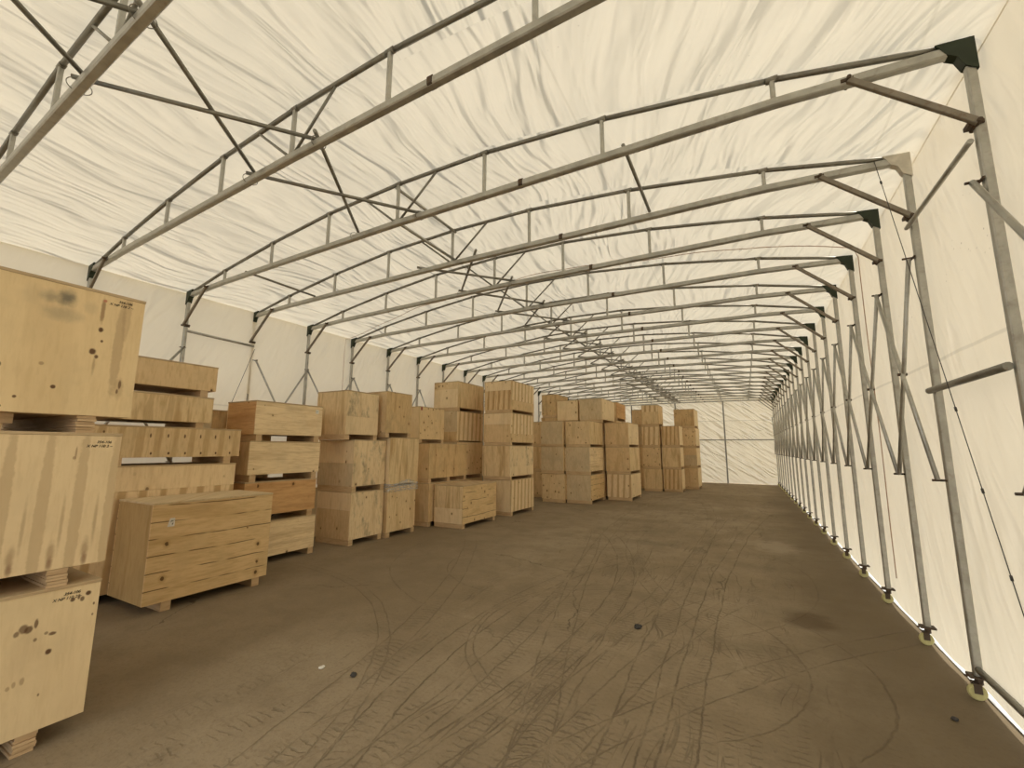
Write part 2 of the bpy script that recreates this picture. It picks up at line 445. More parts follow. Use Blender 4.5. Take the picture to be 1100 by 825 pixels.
M['row_knots'] = mat_wood('knot_row_panel', (.70, .53, .30), bands=.45, period=.17, knots=0, mott=.3, stripe=.2, seed=1.0, blobs=tuple(
    [(1.55 + .17 * i, .13, .014, .02, .95, DK) for i in range(6)] + [(1.53 + .17 * i, .33, .012, .03, .85, DK) for i in range(6)] +
    [(.9, .18, .025, .02, .95, DK), (1.2, .18, .02, .02, .9, DK), (.82, .36, .012, .018, .8, DK), (1.12, .36, .012, .018, .8, DK)]))

# ---------------------------------------------------------------- mesh helpers
def bx(bm, x0, x1, y0, y1, z0, z1, mi=0):
    v = [bm.verts.new(q) for q in ((x0, y0, z0), (x1, y0, z0), (x1, y1, z0), (x0, y1, z0), (x0, y0, z1), (x1, y0, z1), (x1, y1, z1), (x0, y1, z1))]
    for f in ((0, 3, 2, 1), (4, 5, 6, 7), (0, 1, 5, 4), (1, 2, 6, 5), (2, 3, 7, 6), (3, 0, 4, 7)):
        bm.faces.new([v[i] for i in f]).material_index = mi

def frame_of(d, up=Vector((0, 0, 1))):
    d = d.normalized()
    if abs(d.dot(up)) > .97:
        up = Vector((0, 1, 0))
    a = d.cross(up).normalized()
    return a, a.cross(d).normalized()

def bar(bm, p, q, w_, h_=None, up=Vector((0, 0, 1))):
    """rectangular bar with slightly rounded (chamfered) edges"""
    h_ = h_ or w_
    p = Vector(p); q = Vector(q)
    a, b = frame_of(q - p, up)
    c = min(w_, h_) * .14
    W, H = w_ / 2, h_ / 2
    prof = [(W - c, H), (W, H - c), (W, -H + c), (W - c, -H), (-W + c, -H), (-W, -H + c), (-W, H - c), (-W + c, H)]
    r = [[bm.verts.new(o + a * x + b * y) for x, y in prof] for o in (p, q)]
    n = 8
    for i in range(n):
        bm.faces.new((r[0][i], r[0][(i + 1) % n], r[1][(i + 1) % n], r[1][i]))
    bm.faces.new(r[0][::-1]); bm.faces.new(r[1])

def tube(bm, pts, r, n=10, smooth=True):
    pts = [Vector(p) for p in pts]
    rings = []
    for i, p in enumerate(pts):
        d = (pts[min(i + 1, len(pts) - 1)] - pts[max(i - 1, 0)])
        a, b = frame_of(d)
        rings.append([bm.verts.new(p + a * r * cos(2 * pi * j / n) + b * r * sin(2 * pi * j / n)) for j in range(n)])
    for i in range(len(pts) - 1):
        for j in range(n):
            f = bm.faces.new((rings[i][j], rings[i][(j + 1) % n], rings[i + 1][(j + 1) % n], rings[i + 1][j]))
            f.smooth = smooth
    bm.faces.new(rings[0][::-1]); bm.faces.new(rings[-1])

def prism(bm, pts, y0, y1):
    a = [bm.verts.new((x, y0, z)) for x, z in pts]
    b = [bm.verts.new((x, y1, z)) for x, z in pts]
    n = len(pts)
    bm.faces.new(a); bm.faces.new(b[::-1])
    for i in range(n):
        bm.faces.new((a[i], b[i], b[(i + 1) % n], a[(i + 1) % n]))

def disc(bm, c, r, half, n=20):
    """wheel with axis along y"""
    prof = [(r * .35, half), (r * .86, half), (r, half * .55), (r, -half * .55), (r * .86, -half), (r * .35, -half)]
    rings = [[bm.verts.new((c[0] + q * cos(2 * pi * i / n), c[1] + t, c[2] + q * sin(2 * pi * i / n))) for i in range(n)] for q, t in prof]
    for k_ in range(len(rings) - 1):
        for i in range(n):
            bm.faces.new((rings[k_][i], rings[k_][(i + 1) % n], rings[k_ + 1][(i + 1) % n], rings[k_ + 1][i]))
    bm.faces.new(rings[0][::-1]); bm.faces.new(rings[-1])

def obj(name, bm, mats, parent=None, loc=None):
    me = bpy.data.meshes.new(name)
    bmesh.ops.recalc_face_normals(bm, faces=bm.faces)
    bm.to_mesh(me); bm.free()
    for m in (mats if isinstance(mats, (list, tuple)) else [mats]):
        me.materials.append(m)
    o = bpy.data.objects.new(name, me)
    C.objects.link(o)
    if parent is not None:
        o.parent = parent
    if loc is not None:
        o.location = loc
    return o

def BM():
    return bmesh.new()

def thing(name, label, cat, loc=(0, 0, 0), rz=0, group=None):
    o = bpy.data.objects.new(name, None)
    C.objects.link(o)
    o.empty_display_size = .2
    o.location = loc
    o.rotation_euler = (0, 0, rz)
    tag(o, label, cat, group)
    return o

def tag(o, label, cat, group=None):
    n = len(label.split())
    if not 4 <= n <= 16: print('LABEL', n, label)
    o['label'] = label
    o['category'] = cat
    if group:
        o['group'] = group
    return o

def struct(o):
    o['kind'] = 'structure'
    return o

# ---------------------------------------------------------------- setting
XL, XR, W = -7.179, 1.241, 8.42
Y0, PITCH = 2.043, 1.047
NF = 20
DL = {0: .015, 1: .036, 2: .036, 3: -.04}
DR = {0: -.133, 1: .082, 2: .088, 3: -.064, -1: -.16}
DX = {1: .07, 2: -.083, 3: .047}
def YL(i):
    return Y0 + i * PITCH + (.015 if i >= 2 else 0) + DL.get(i, -.006) + (-.05 if i == -1 else 0)
def YR(i):
    return Y0 + i * PITCH + (.015 if i >= 2 else 0) + DR.get(i, .010) - .118
YEND = Y0 + NF * PITCH + .015 + .03
YBACK = -3.2
def yat(i, X):
    t = (X - XL) / W
    return YL(i) * (1 - t) + YR(i) * t
TOP = [(0, 3.84), (.92, 4.02), (1.98, 4.175), (3.05, 4.288), (4.13, 4.328), (5.20, 4.312), (6.32, 4.215), (7.49, 4.045), (8.42, 3.85)]
BOT = [(0, 3.815), (.92, 3.852), (1.98, 3.862), (3.05, 3.868), (4.13, 3.888), (5.20, 3.885), (6.32, 3.882), (7.49, 3.868), (8.42, 3.825)]
def interp(prof, x):
    for (a, za), (b, zb) in zip(prof, prof[1:]):
        if x <= b:
            return za + (zb - za) * max(0, x - a) / (b - a)
    return prof[-1][1]

bm = BM()
bx(bm, -40, 40, -40, 70, -.3, 0)
o = struct(obj('floor', bm, M['floor']))

FYL = [YL(i) for i in range(-1, NF + 1)]
def bayfrac(y):
    ys = [YBACK] + [FYL[0] - PITCH * j for j in range(5, 0, -1)] + FYL
    ys = [q for q in ys if q >= YBACK]
    for a, b in zip(ys, ys[1:]):
        if a <= y <= b:
            return (y - a) / max(b - a, 1e-6)
    return 0

def grid_fn(name, nu, nv, fn, mat):
    bm = BM()
    V = [[bm.verts.new(fn(i / nu, j / nv)) for j in range(nv + 1)] for i in range(nu + 1)]
    for i in range(nu):
        for j in range(nv):
            bm.faces.new((V[i][j], V[i + 1][j], V[i + 1][j + 1], V[i][j + 1])).smooth = True
    return struct(obj(name, bm, mat))

def crease(a, b, seed):
    v = Vector((a, b, seed))
    n = noise.noise(v) + .5 * noise.noise(v * 2.1)
    return n - .9 * max(0, .16 - abs(n)) * 2

NB = 129 / 136                                              # the last columns of the grid bend down into the right wall
def roof_pt(u, v):
    if u > NB:
        t = (u - NB) / (1 - NB)
        px_, py_, pz_ = roof_pt(NB, v)
        return (px_ + .074 * sin(t * pi / 2), py_, pz_ - .074 * (1 - cos(t * pi / 2)) - .03 * max(0, t - .8))
    x = u / NB * (W - .014 + .10) - .10
    y = YBACK + (YEND + .05 - YBACK) * v
    s = bayfrac(y)
    base = interp(TOP, min(max(x, 0), W)) + .035
    edge = min(1, max(0, min(x + .10, W - .014 - x)) / .5)
    a = y * .62
    b = (x + .5 * noise.noise(Vector((x * .5, y * .5, 11))) + (s - .5) * .5 * max(0, min(1, (x - 4.5) / 3))) * 2.1
    wr = crease(a, b, 1.7) * .045 + noise.noise(Vector((x * .8, y * .8, 4))) * .02
    mid = sin(pi * s)
    z = base + edge * (-.010 * mid + wr * (.25 + .75 * mid))
    z = max(z, base - .004 - .03 * mid)
    return (XL + x, y, z)
grid_fn('ceiling', 136, 430, roof_pt, M['roof'])

def side_pt(side):
    def f(u, v):
        y = YBACK + (YEND + .05 - YBACK) * v
        zb = .035 if side > 0 else .015
        z = zb + u * ((3.818 if side > 0 else 3.880) - zb)
        mid = sin(pi * bayfrac(y))
        tie = min(1, (3.875 - z) / .3)
        wr = crease(y * 1.1 + z * .4, z * .5, 7 + side) * .02 * tie
        base = (XR + .06) if side > 0 else (XL - .06)
        return (base + side * (-.015 * mid * tie) + wr * (.3 + .7 * mid), y, z)
    return f
grid_fn('wall_left', 30, 300, side_pt(-1), M['side'])
grid_fn('wall_right', 30, 300, side_pt(1), M['side'])

def end_pt(yy, fl):
    def f(u, v):
        x = u * (W + .12) - .06
        top = interp(TOP, min(max(x, 0), W)) + .035
        z = .02 + v * (top - .02)
        a = (x * .8 + z * .6) * .6; b = (-x * .6 + z * .8) * 2.6
        return (XL + x, yy + crease(a, b, fl) * .03 * sin(pi * v) * sin(pi * u), z)
    return f
grid_fn('wall_far', 90, 60, end_pt(YEND + .05, 3.3), M['end'])

# white ground sheet lying outside along the foot of the right wall
bm = BM()
n = 120
prev = None
for i in range(n + 1):
    y = YBACK + (YEND - YBACK) * i / n
    x0 = XR + .045 + .012 * noise.noise(Vector((y * 1.7, 0, 0)))
    row = [bm.verts.new((x0 + dx, y, dz + .004 * noise.noise(Vector((y * 3, dx * 4, 2))))) for dx, dz in ((0, .006), (.02, .02), (.06, .016), (.30, .012), (.55, .008))]
    if prev:
        for a in range(4):
            bm.faces.new((prev[a], prev[a + 1], row[a + 1], row[a])).smooth = True
    prev = row
struct(obj('trim_1', bm, M['skirt']))

# ---------------------------------------------------------------- frames
def build_frame(first):
    t = first
    for sx in (0, 1):
        X = W * sx
        s = 1 if sx == 0 else -1
        bm = BM(); bx_ = (X, 0)
        bar(bm, (X, 0, .15), (X, 0, 3.80), .044, .044, Vector((0, 1, 0)))
        obj('post', bm, M['steel'], t)
        bm = BM()                                             # corner plate wrapped round post and chord
        pts = [(-.027, 3.67), (-.027, 3.868), (.03, 3.874), (.135, 3.884), (.09, 3.802), (.052, 3.776), (.027, 3.71)]
        prism(bm, [(X + s * a, b) for a, b in pts], -.0305, .0305)
        pl = obj('corner_plate', bm, M['green'], t)
        bm = BM()
        bar(bm, (X + s * .02, -.046, 3.345), (X + s * .54, -.046, 3.83), .036, .028, Vector((0, 1, 0)))
        obj('knee_brace', bm, M['knee'], t)
        for cx, cz in ((X + s * .02, 3.345), (X + s * .54, 3.84)):
            bm = BM()
            tube(bm, [(cx, -.070, cz), (cx, .038, cz)], .012, 8)
            bar(bm, (cx - .035, 0, cz + .01), (cx + .030, 0, cz + .01), .066, .024)
            obj('bolted_clamp', bm, M['rust'], t)
        # caster: plate, fork, wheel
        bm = BM()
        bx(bm, X - .050, X + .050, -.04, .04, .137, .15)
        bx(bm, X - .068, X - .050, -.010, .010, .134, .142)
        tube(bm, [(X, 0, .10), (X, 0, .136)], .022, 10)
        cx = X - s * -.015
        bx(bm, cx - .02, cx + .02, -.026, -.021, .045, .108)
        bx(bm, cx - .02, cx + .02, .021, .026, .045, .108)
        bx(bm, cx - .024, cx + .024, -.026, .026, .100, .106)
        c = obj('caster', bm, M['rust'], t)
        bm = BM(); disc(bm, (cx, 0, .048), .048, .017)
        obj('caster_wheel', bm, M['wheel'], c)
    bm = BM()
    pts = [(0, BOT[0][1]), (.92, BOT[1][1]), (4.13, BOT[4][1]), (7.49, BOT[7][1]), (8.42, BOT[8][1])]
    for (a, za), (b, zb) in zip(pts, pts[1:]):
        bar(bm, (a, 0, za), (b, 0, zb), .055, .058)
    obj('bottom_chord', bm, M['steel'], t)
    bm = BM()
    for (a, za), (b, zb) in zip(TOP, TOP[1:]):
        tube(bm, [(a, 0, za), (b, 0, zb)], .019, 8)
    for (a, za) in TOP[1:-1]:
        tube(bm, [(a - .035, 0, za - .001), (a + .035, 0, za - .001)], .0225, 8)
    obj('top_chord', bm, M['tube'], t)
    for i in range(1, 8):
        bm = BM()
        bar(bm, (TOP[i][0], 0, BOT[i][1] + .02), (TOP[i][0], 0, TOP[i][1] - .01), .030)
        obj('web_strut', bm, M['steel'], t)
    for s in (-1, 1):
        bm = BM()
        x1 = 4.13 + s * .50
        tube(bm, [(4.13 + s * .03, .0, BOT[4][1] + .025), (x1, 0, interp(TOP, x1) - .012)], .0115, 8)
        obj('web_diagonal', bm, M['tube'], t)
    bm = BM()
    bar(bm, (5.57, 0, 3.884), (5.61, 0, 3.884), .062, .065)
    obj('splice_collar', bm, M['rust'], t)

ORD = ['nearest the camera', 'second', 'third', 'fourth', 'fifth', 'sixth', 'seventh', 'eighth', 'ninth', 'tenth', 'eleventh', 'twelfth', 'thirteenth',
       'fourteenth', 'fifteenth', 'sixteenth', 'seventeenth', 'eighteenth', 'nineteenth', 'twentieth', 'twenty-first', 'twenty-second']
frames = {}
def kids(o):
    return [q for q in bpy.data.objects if q.parent == o]
def copy_tree(o, parent=None):
    c = o.copy()
    C.objects.link(c)
    c.parent = parent
    for ch in kids(o):
        copy_tree(ch, c)
    return c
proto = thing('steel_frame', 'steel arch frame at the upper left corner, the nearest to the camera', 'frame', group='arch frames of the tent')
build_frame(proto)
for i in range(-1, NF + 1):
    o = proto if i == -1 else copy_tree(proto)
    o.location = (XL + DX.get(i, 0), YL(i), 0)
    o.rotation_euler = (0, 0, math.atan2(YR(i) - YL(i), W - DX.get(i, 0)))
    o.scale = ((W - DX.get(i, 0)) / W, 1, 1)
    k_ = i + 1
    if i == 0: l = 'steel arch frame crossing the upper left, starting just above the tallest near crate'
    elif i == 1: l = 'steel arch frame with the highest dark green corner plate at the upper right'
    elif i == 2: l = 'steel arch frame with a pale unpainted right corner plate, fourth from the camera'
    elif i == NF: l = 'steel arch frame at the far end wall with posts down to the ground'
    else: l = 'galvanised steel arch frame with green corner plates, %s from the camera' % ORD[k_]
    o['label'] = l
    frames[i] = o
# pale plate on the fourth frame's right corner
pc = [q for q in kids(frames[2]) if q.name.startswith('corner_plate') and q.data.vertices[0].co.x > 4][0]
pc.data = pc.data.copy(); pc.data.materials[0] = M['pale_plate']
pc['label'] = 'pale unpainted corner plate'
# posts and rail of the end wall
last = frames[NF]
for X in (2.03, 4.21, 6.38):
    bm = BM(); bar(bm, (X, 0, .0), (X, 0, interp(BOT, X) - .02), .06, .06, Vector((0, 1, 0)))
    obj('gable_post', bm, M['tube'], last)
for a, b in ((.03, 2.0), (2.06, 4.18), (4.24, 6.35), (6.41, 8.39)):
    bm = BM(); bar(bm, (a, 0, 2.03), (b, 0, 2.03), .045, .045)
    obj('gable_rail', bm, M['tube'], last)

# scissor braces along the side walls
def scissor(i, side):
    X = (XR - .045) if side > 0 else (XL + .045 + .02)
    Yf = YR if side > 0 else YL
    a, b = Yf(i), Yf(i + 1)
    word = 'right' if side > 0 else 'left'
    t = thing('scissor_brace', 'crossed pair of brace tubes on the %s wall between the %s and %s frames' % (word, ORD[i + 1].replace(' the camera', ''), ORD[i + 2]),
              'brace', (X, a, 0), 0, 'scissor braces along the %s wall' % word)
    d = b - a
    s = -side
    dd = .012 * s
    bm = BM(); tube(bm, [(dd, .0, 3.03), (dd, d, 1.39)], .0155, 10); obj('brace_tube', bm, M['steel'], t)
    bm = BM(); tube(bm, [(dd * -1 + .026 * s + .006 * s, d, 3.03), (dd * -1 + .026 * s + .006 * s, 0, 1.39)], .0155, 10); obj('brace_tube', bm, M['steel'], t)
    for yy in (0, d):
        for zz in (3.03, 1.39):
            bm = BM()
            bar(bm, (-.012 * s, yy - .04, zz), (-.012 * s, yy + .04, zz), .012, .012)
            tube(bm, [(-.02 * s, yy, zz), (.05 * s, yy, zz)], .008, 8)
            obj('end_bolt', bm, M['rust'], t)
    bm = BM(); tube(bm, [(-.01 * s, d / 2, 2.21), (.05 * s, d / 2, 2.21)], .012, 8)
    obj('pivot_bolt', bm, M['rust'], t)

for i in range(0, NF):
    if i == 1:
        continue
    scissor(i, 1)
for i in [0] + list(range(2, 13)):
    scissor(i, -1)

# crossed tubes under the roof
def roof_cross(i):
    t = thing('roof_cross_brace', 'crossed roof brace tubes %s' % ('overhead at the top left edge, running out of the picture' if i == -2 else 'under the roof between the %s and %s frames' % (ORD[i + 1].replace(' the camera', ''), ORD[i + 2])), 'brace',
              (-3.17, yat(i, -3.17) if i > -2 else yat(-1, -3.17) - PITCH, 3.935), 0, 'crossed brace tubes under the roof ridge')
    y0 = t.location.y
    f = (lambda X: yat(i, X) - y0) if i > -2 else (lambda X: -.0)
    g = lambda X: yat(i + 1, X) - y0
    xa, xb = -3.63, -2.71
    ov = .04
    bm = BM(); tube(bm, [(xa + 3.17, f(xa) - ov, 0), (xb + 3.17, g(xb) + ov, 0)], .0155, 10); obj('brace_tube', bm, M['tube'], t)
    bm = BM(); tube(bm, [(xb + 3.17, f(xb) - ov, .033), (xa + 3.17, g(xa) + ov, .033)], .0155, 10); obj('brace_tube', bm, M['tube'], t)
    # wire loops tying the tubes to the chord
    for xx in (xa, xb):
        bm = BM()
        r_ = []
        for a in range(25):
            an = 2 * pi * a / 24
            r_.append((xx + 3.17 + .02 * sin(an), g(xx) + .062 * cos(an), -.04 + .034 * sin(an)))
        tube(bm, r_, .0028, 6)
        obj('wire_tie', bm, M['tube'], t)
for i in [-2, -1, 0] + list(range(2, NF)):
    roof_cross(i)

# straight ties between the third and fourth frames
def tie(name, p, q, r, label, mat=None, grp='straight tie tubes between the third and fourth frames'):
    p = Vector(p); q = Vector(q)
    bm = BM(); tube(bm, [(0, 0, 0), q - p], r, 10)
    o = obj(name, bm, mat or M['steel'], None, p)
    tag(o, label, 'tube', grp)
    return o
B, D_ = 1, 2
def pt(i, X, z):
    return (X, yat(i, X), z)
tie('tie_tube', pt(1, XR - .045, 3.27), pt(2, XR - .045, 3.27), .015, 'horizontal tie tube high on the right wall below the knee braces')
tie('tie_tube', pt(1, XR - .045, 2.02), pt(2, XR - .045, 2.02), .022, 'horizontal tie tube at mid height on the right wall', M['tube'])
tie('tie_tube', pt(1, XR - .0, .19), pt(2, XR - .0, .19), .021, 'low horizontal tube between the casters at the lower right corner', M['tube'])
tie('tie_tube', pt(1, XL + .075, 3.28), pt(2, XL - .02, 3.28), .019, 'horizontal tie tube high on the left wall above the low crates')
tie('tie_tube', pt(1, -5.70, 3.905), pt(2, -5.70, 3.905), .015, 'thin purlin tube between frames over the left crates', M['tube'])
tie('tie_tube', pt(1, -.68, 3.93), pt(2, -.68, 3.93), .015, 'short dark purlin tube between frames at the upper right', M['tube'])
tie('tie_tube', pt(1, -3.05, 4.300), pt(2, -3.05, 4.300), .017, 'ridge tie tube joining the tops of the middle struts', M['steel'])
tie('tie_tube', pt(1, -3.05, 3.93), pt(2, -3.05, 3.93), .017, 'ridge tie tube joining the feet of the middle struts', M['steel'])

def cable(name, pts, r, mat, label, cat, clips=()):
    p0 = Vector(pts[0])
    bm = BM(); tube(bm, [Vector(q) - p0 for q in pts], r, 6)
    for c in clips:
        v = Vector(c) - p0
        tube(bm, [v - Vector((0, .005, .013)), v + Vector((0, .005, .013))], r * 2.4, 6)
    o = obj(name, bm, mat, None, p0)
    return tag(o, label, cat)
a = Vector((1.05, yat(2, 1.05) - .035, 3.86)); b = Vector((XR - .01, yat(1, 1.2) + .12, .2))
cable('guy_cable', [a.lerp(b, t / 12) for t in range(13)], .0028, M['cable'], 'thin dark cable slanting down the right wall past the pale corner plate', 'cable',
      [a.lerp(b, .06), a.lerp(b, .55), a.lerp(b, .68), a.lerp(b, .8)])
a = Vector((XL + .05, yat(2, XL) - .02, 3.22)); b = Vector((XL + .04, yat(1, XL) + .12, .2))
cable('guy_cable', [a.lerp(b, t / 12) for t in range(13)], .0035, M['cable'], 'thin cable slanting down the left wall behind the low crates', 'cable')

# rope thrown over the roof inside
pts = [(XL + .02, 6.02, .35 + .25 * i) for i in range(14)]
for i in range(0, 57):
    x = W * i / 56
    x = min(max(x, .04), W - .04)
    yy = 6.02 - .30 * (i / 56) + .05 * sin(i * .35)
    pts.append((XL + x, yy, interp(TOP, x) - .035 - .010 * sin(i * .8)))
pts += [(XR + .0, 5.76 + .015 * sin(i * .7), 3.70 - .28 * i) for i in range(0, 13)]
cable('rope', pts, .0048, M['rope'], 'pinkish thin rope strung over the roof and hanging down the right wall', 'rope')

# ---------------------------------------------------------------- crates
def text_mesh(txt, size):
    cu = bpy.data.curves.new('marking', 'FONT')
    cu.body = txt; cu.size = size; cu.align_x = 'LEFT'; cu.offset = size * .012; cu.shear = .25
    cu.extrude = .0004
    o = bpy.data.objects.new('marking', cu)
    me = bpy.data.meshes.new_from_object(o)
    bpy.data.objects.remove(o)
    return me

def marking(parent, txt, y, z, size, rotx=0, name='marking', mat=None, x=.0012):
    me = text_mesh(txt, size)
    me.materials.append(mat or M['black'])
    o = bpy.data.objects.new(name, me)
    C.objects.link(o)
    o.parent = parent
    # front panel faces +X: text runs along +Y
    o.matrix_local = Matrix.Translation((x, y, z)) @ Matrix(((0, 0, 1, 0), (1, 0, 0, 0), (0, 1, 0, 0), (0, 0, 0, 1))) @ Matrix.Rotation(rotx, 4, 'Z')
    return o

T_ = .016
def crate(x, y, z, th, wR, wL, h, sk, front, end, label, skids=(0.0, 1.0), lid='edge', fsplit=None, esplit=None, layered=False, group=None, skw=.085, brd=False):
    """near corner at x, y; wR along +Y, wL along -X; sk = skid height; h = box height"""
    t = thing('wooden_crate', label, 'crate', (x, y, z), th, group)
    z0, z1 = sk, sk + h
    def panel(name, x0, x1, y0, y1, mats, split, axis='x'):
        bm = BM()
        za, zb = z0 + .002, z1 - T_ - .001
        if split:
            zm = za + (zb - za) * split[0]
            bx(bm, x0, x1, y0, y1, za, zm - .001, 0)
            bx(bm, x0, x1, y0, y1, zm + .001, zb, 1)
            return obj(name, bm, [M[split[1]], M[mats]], t)
        bx(bm, x0, x1, y0, y1, za, zb)
        return obj(name, bm, M[mats], t)
    fp = panel('side_panel', -T_, 0, 0, wR, front, fsplit)
    panel('side_panel', -wL, -wL + T_, 0, wR, front if front not in ('near_low', 'near_mid', 'near_top', 'row_knots') else 'tan', None)
    panel('end_panel', -wL + T_ + .001, -T_ - .001, .001, T_, end, esplit)
    panel('end_panel', -wL + T_ + .001, -T_ - .001, wR - T_, wR - .001, end, None)
    bm = BM(); bx(bm, -wL - .002, .003, -.003, wR + .003, z1 - T_, z1)
    obj('lid', bm, M[lid], t)
    bm = BM(); bx(bm, -wL + .018, -.018, .018, wR - .018, z0, z0 + .012)
    obj('base_board', bm, M['raw'], t)
    ys = []
    for f in skids:
        yc = skw / 2 + .004 + (wR - skw - .008) * f
        ys.append(yc)
        bm = BM()
        xa, xb = -wL + .02, -.006
        if layered:
            nl = max(3, int(round(sk / .016)))
            for q in range(nl):
                jx = random.uniform(-.012, .006); jy = random.uniform(-.004, .004)
                bx(bm, xa, xb + jx, yc - skw / 2 + jy, yc + skw / 2 + jy, sk * q / nl + (.001 if q else 0), sk * (q + 1) / nl - (.001 if q < nl - 1 else 0))
        else:
            bx(bm, xa, xb, yc - skw / 2, yc + skw / 2, 0, sk)
        obj('skid', bm, M['raw'], t)
    if brd:
        bm = BM()
        for xo in (-.12, -.5):
            bx(bm, xo - .07, xo, .02, wR * .66, sk * .45, sk)
        obj('bearer_board', bm, M['raw'], t)
    return t, fp

# stacks: position of near corner, list bottom-up of
# (x, y, turn in degrees, wR, wL, skid, height, front, end, look, extra options)
ALL = []
TIER = {1: ['standing alone'], 2: ['bottom', 'top'], 3: ['bottom', 'middle', 'top'], 4: ['bottom', 'second from bottom', 'second from top', 'top'],
        5: ['bottom', 'second from bottom', 'middle', 'second from top', 'top']}
def stack(where, grp, *cr):
    z = 0
    n = len(cr)
    for i, c in enumerate(cr):
        x, y, th, wR, wL, sk, h, fr, en, look = c[:10]
        op = c[10] if len(c) > 10 else {}
        lb = look if n == 1 else '%s, %s %s' % (look, TIER[n][i] + ('' if 'from' in TIER[n][i] else ' one'), where)
        ALL.append(crate(x, y, z, radians(th), wR, wL, h, sk, fr, en, lb, group=grp, **op))
        z += sk + h
    return z

near = 'of the near left stack'
stack(near, 'crates of the near left stack',
      (-3.440, -.12, -.6, 1.35, 1.35, .100, .722, 'near_low', 'tan', 'pale plywood crate with dark knots and marker writing', dict(layered=True, skids=(.1, .86))),
      (-3.448, -.12, -.3, 1.36, 1.35, .095, .762, 'near_mid', 'tan', 'plywood crate with brown wavy vertical bands', dict(layered=True, skids=(.1, .88))),
      (-3.440, -.12, .3, 1.39, 1.35, .100, .772, 'near_top', 'tan', 'plywood crate with a grey mould stain', dict(layered=True, skids=(.1, .88), brd=True)))
n1 = ALL[0][0]; n2 = ALL[1][0]; n3 = ALL[2][0]
for t, zz, yy in ((n1, .768, 1.165), (n2, .796, 1.215), (n3, .822, 1.225)):
    marking(t, '354-106', yy + .028, zz, .021, 0)
    marking(t, 'X NP 110 2 ~', yy - .015, zz - .024, .021, 0)

stack('of the stack right behind the near stack', 'long crates behind the near stack',
      (-5.895, .82, 0, 2.52, .78, .09, 1.302, 'pale', 'tan', 'tall crate with striped lower board', dict(fsplit=(.80, 'stripe'))),
      (-5.895, .85, 0, 2.52, .78, .085, .350, 'row_knots', 'tan', 'long crate with knot rows', dict(skids=(.04, .5, .96))),
      (-5.905, .85, 0, 2.15, .78, .066, .318, 'vgrain', 'tan', 'long dull banded crate', dict(skids=(.04, .96))),
      (-5.900, .85, 0, 2.16, .78, .080, .314, 'tan', 'tan', 'long crate with brown streaks', dict(skids=(.04, .96))))

stack('', 'single crates on the ground',
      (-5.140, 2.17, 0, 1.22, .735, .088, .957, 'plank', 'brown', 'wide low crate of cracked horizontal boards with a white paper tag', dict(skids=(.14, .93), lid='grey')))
big = ALL[-1][0]
bm = BM(); bx(bm, 0, .0015, 0, .062, 0, .082)
v = [q for q in bm.verts]
for q in v:
    if q.co.z > .04: q.co.y += .018 if q.co.y < .03 else 0
lab = obj('paper_tag', bm, M['paper'], big, (.003, .135, .805))
lab['label'] = 'white paper tag'
m_ = marking(big, 'JBC', .158, .852, .022, 0, 'tag_print'); m_.location.x = .0055
m_ = marking(big, '8', .170, .822, .028, 0, 'tag_print'); m_.location.x = .0055

s4 = 'of the wide stack beyond the tagged crate'
stack(s4, 'wide crates behind the single crate',
      (-5.950, 3.42, 0, 1.23, .72, .09, .482, 'hgrain', 'tan', 'wide flat pale crate'),
      (-5.940, 3.51, 0, 1.10, .72, .09, .462, 'orange', 'orange', 'wide flat reddish crate', dict(skids=(.03, .97))),
      (-5.940, 3.53, 0, 1.11, .72, .096, .463, 'hgrain', 'tan', 'wide flat smooth crate', dict(skids=(.03, .97))),
      (-5.950, 3.58, 0, 1.07, .70, .09, .474, 'hgrain', 'orange', 'wide flat crate with white label', dict(skids=(.03, .97))))
t4 = ALL[-1][0]
bm = BM(); bx(bm, 0, .0015, 0, .055, 0, .06)
lab = obj('paper_label', bm, M['paper'], t4, (.001, .945, .440)); lab['label'] = 'white paper label'
m_ = marking(t4, '===', .952, .465, .022, 0, 'label_print'); m_.location.x = .003

stack('of the slim stack by the left wall', 'slim crates by the left wall',
      (-6.735, 3.43, 0, .9, .36, .08, .62, 'grey', 'grey', 'slim dull crate'),
      (-6.735, 3.43, 0, .9, .36, .08, .62, 'grey', 'grey', 'slim tan crate'),
      (-6.735, 3.43, 0, .9, .36, .08, .65, 'mottled', 'grey', 'slim brown crate'))

s5 = 'of the cube stack with mouldy fronts'
stack(s5, 'cube crates in the middle left',
      (-5.810, 5.20, -.3, .735, .835, .09, .770, 'mould', 'pale', 'mouldy cube crate', dict(esplit=(.62, 'tan'), skids=(0, 1))),
      (-5.800, 5.20, 0, .735, .885, .09, .781, 'mould', 'pale', 'cube crate with two-tone end', dict(esplit=(.5, 'grey'))),
      (-5.850, 5.04, .5, .72, .74, .086, .745, 'mould', 'vgrain', 'cube crate with a patched front board', dict(fsplit=(.42, 'pale'))))
stack('', 'single crates on the ground',
      (-6.70, 5.46, 0, .75, .40, .09, .77, 'grey', 'grey', 'slim dull crate mostly hidden behind the mouldy cube stack'))

s6 = 'of the film-wrapped cube stack'
stack(s6, 'cube crates wrapped in film',
      (-5.740, 5.975, -.6, .74, .80, .09, .812, 'knotty', 'tan', 'tall crate with small dark knots'),
      (-5.705, 5.96, 0, .77, .82, .035, .850, 'vgrain', 'pale', 'tall cube crate with vertical grain', dict(skids=(.05, .95))),
      (-5.750, 5.86, -.4, .67, .74, .085, .762, 'mottled', 'tan', 'rough-grained cube crate'))
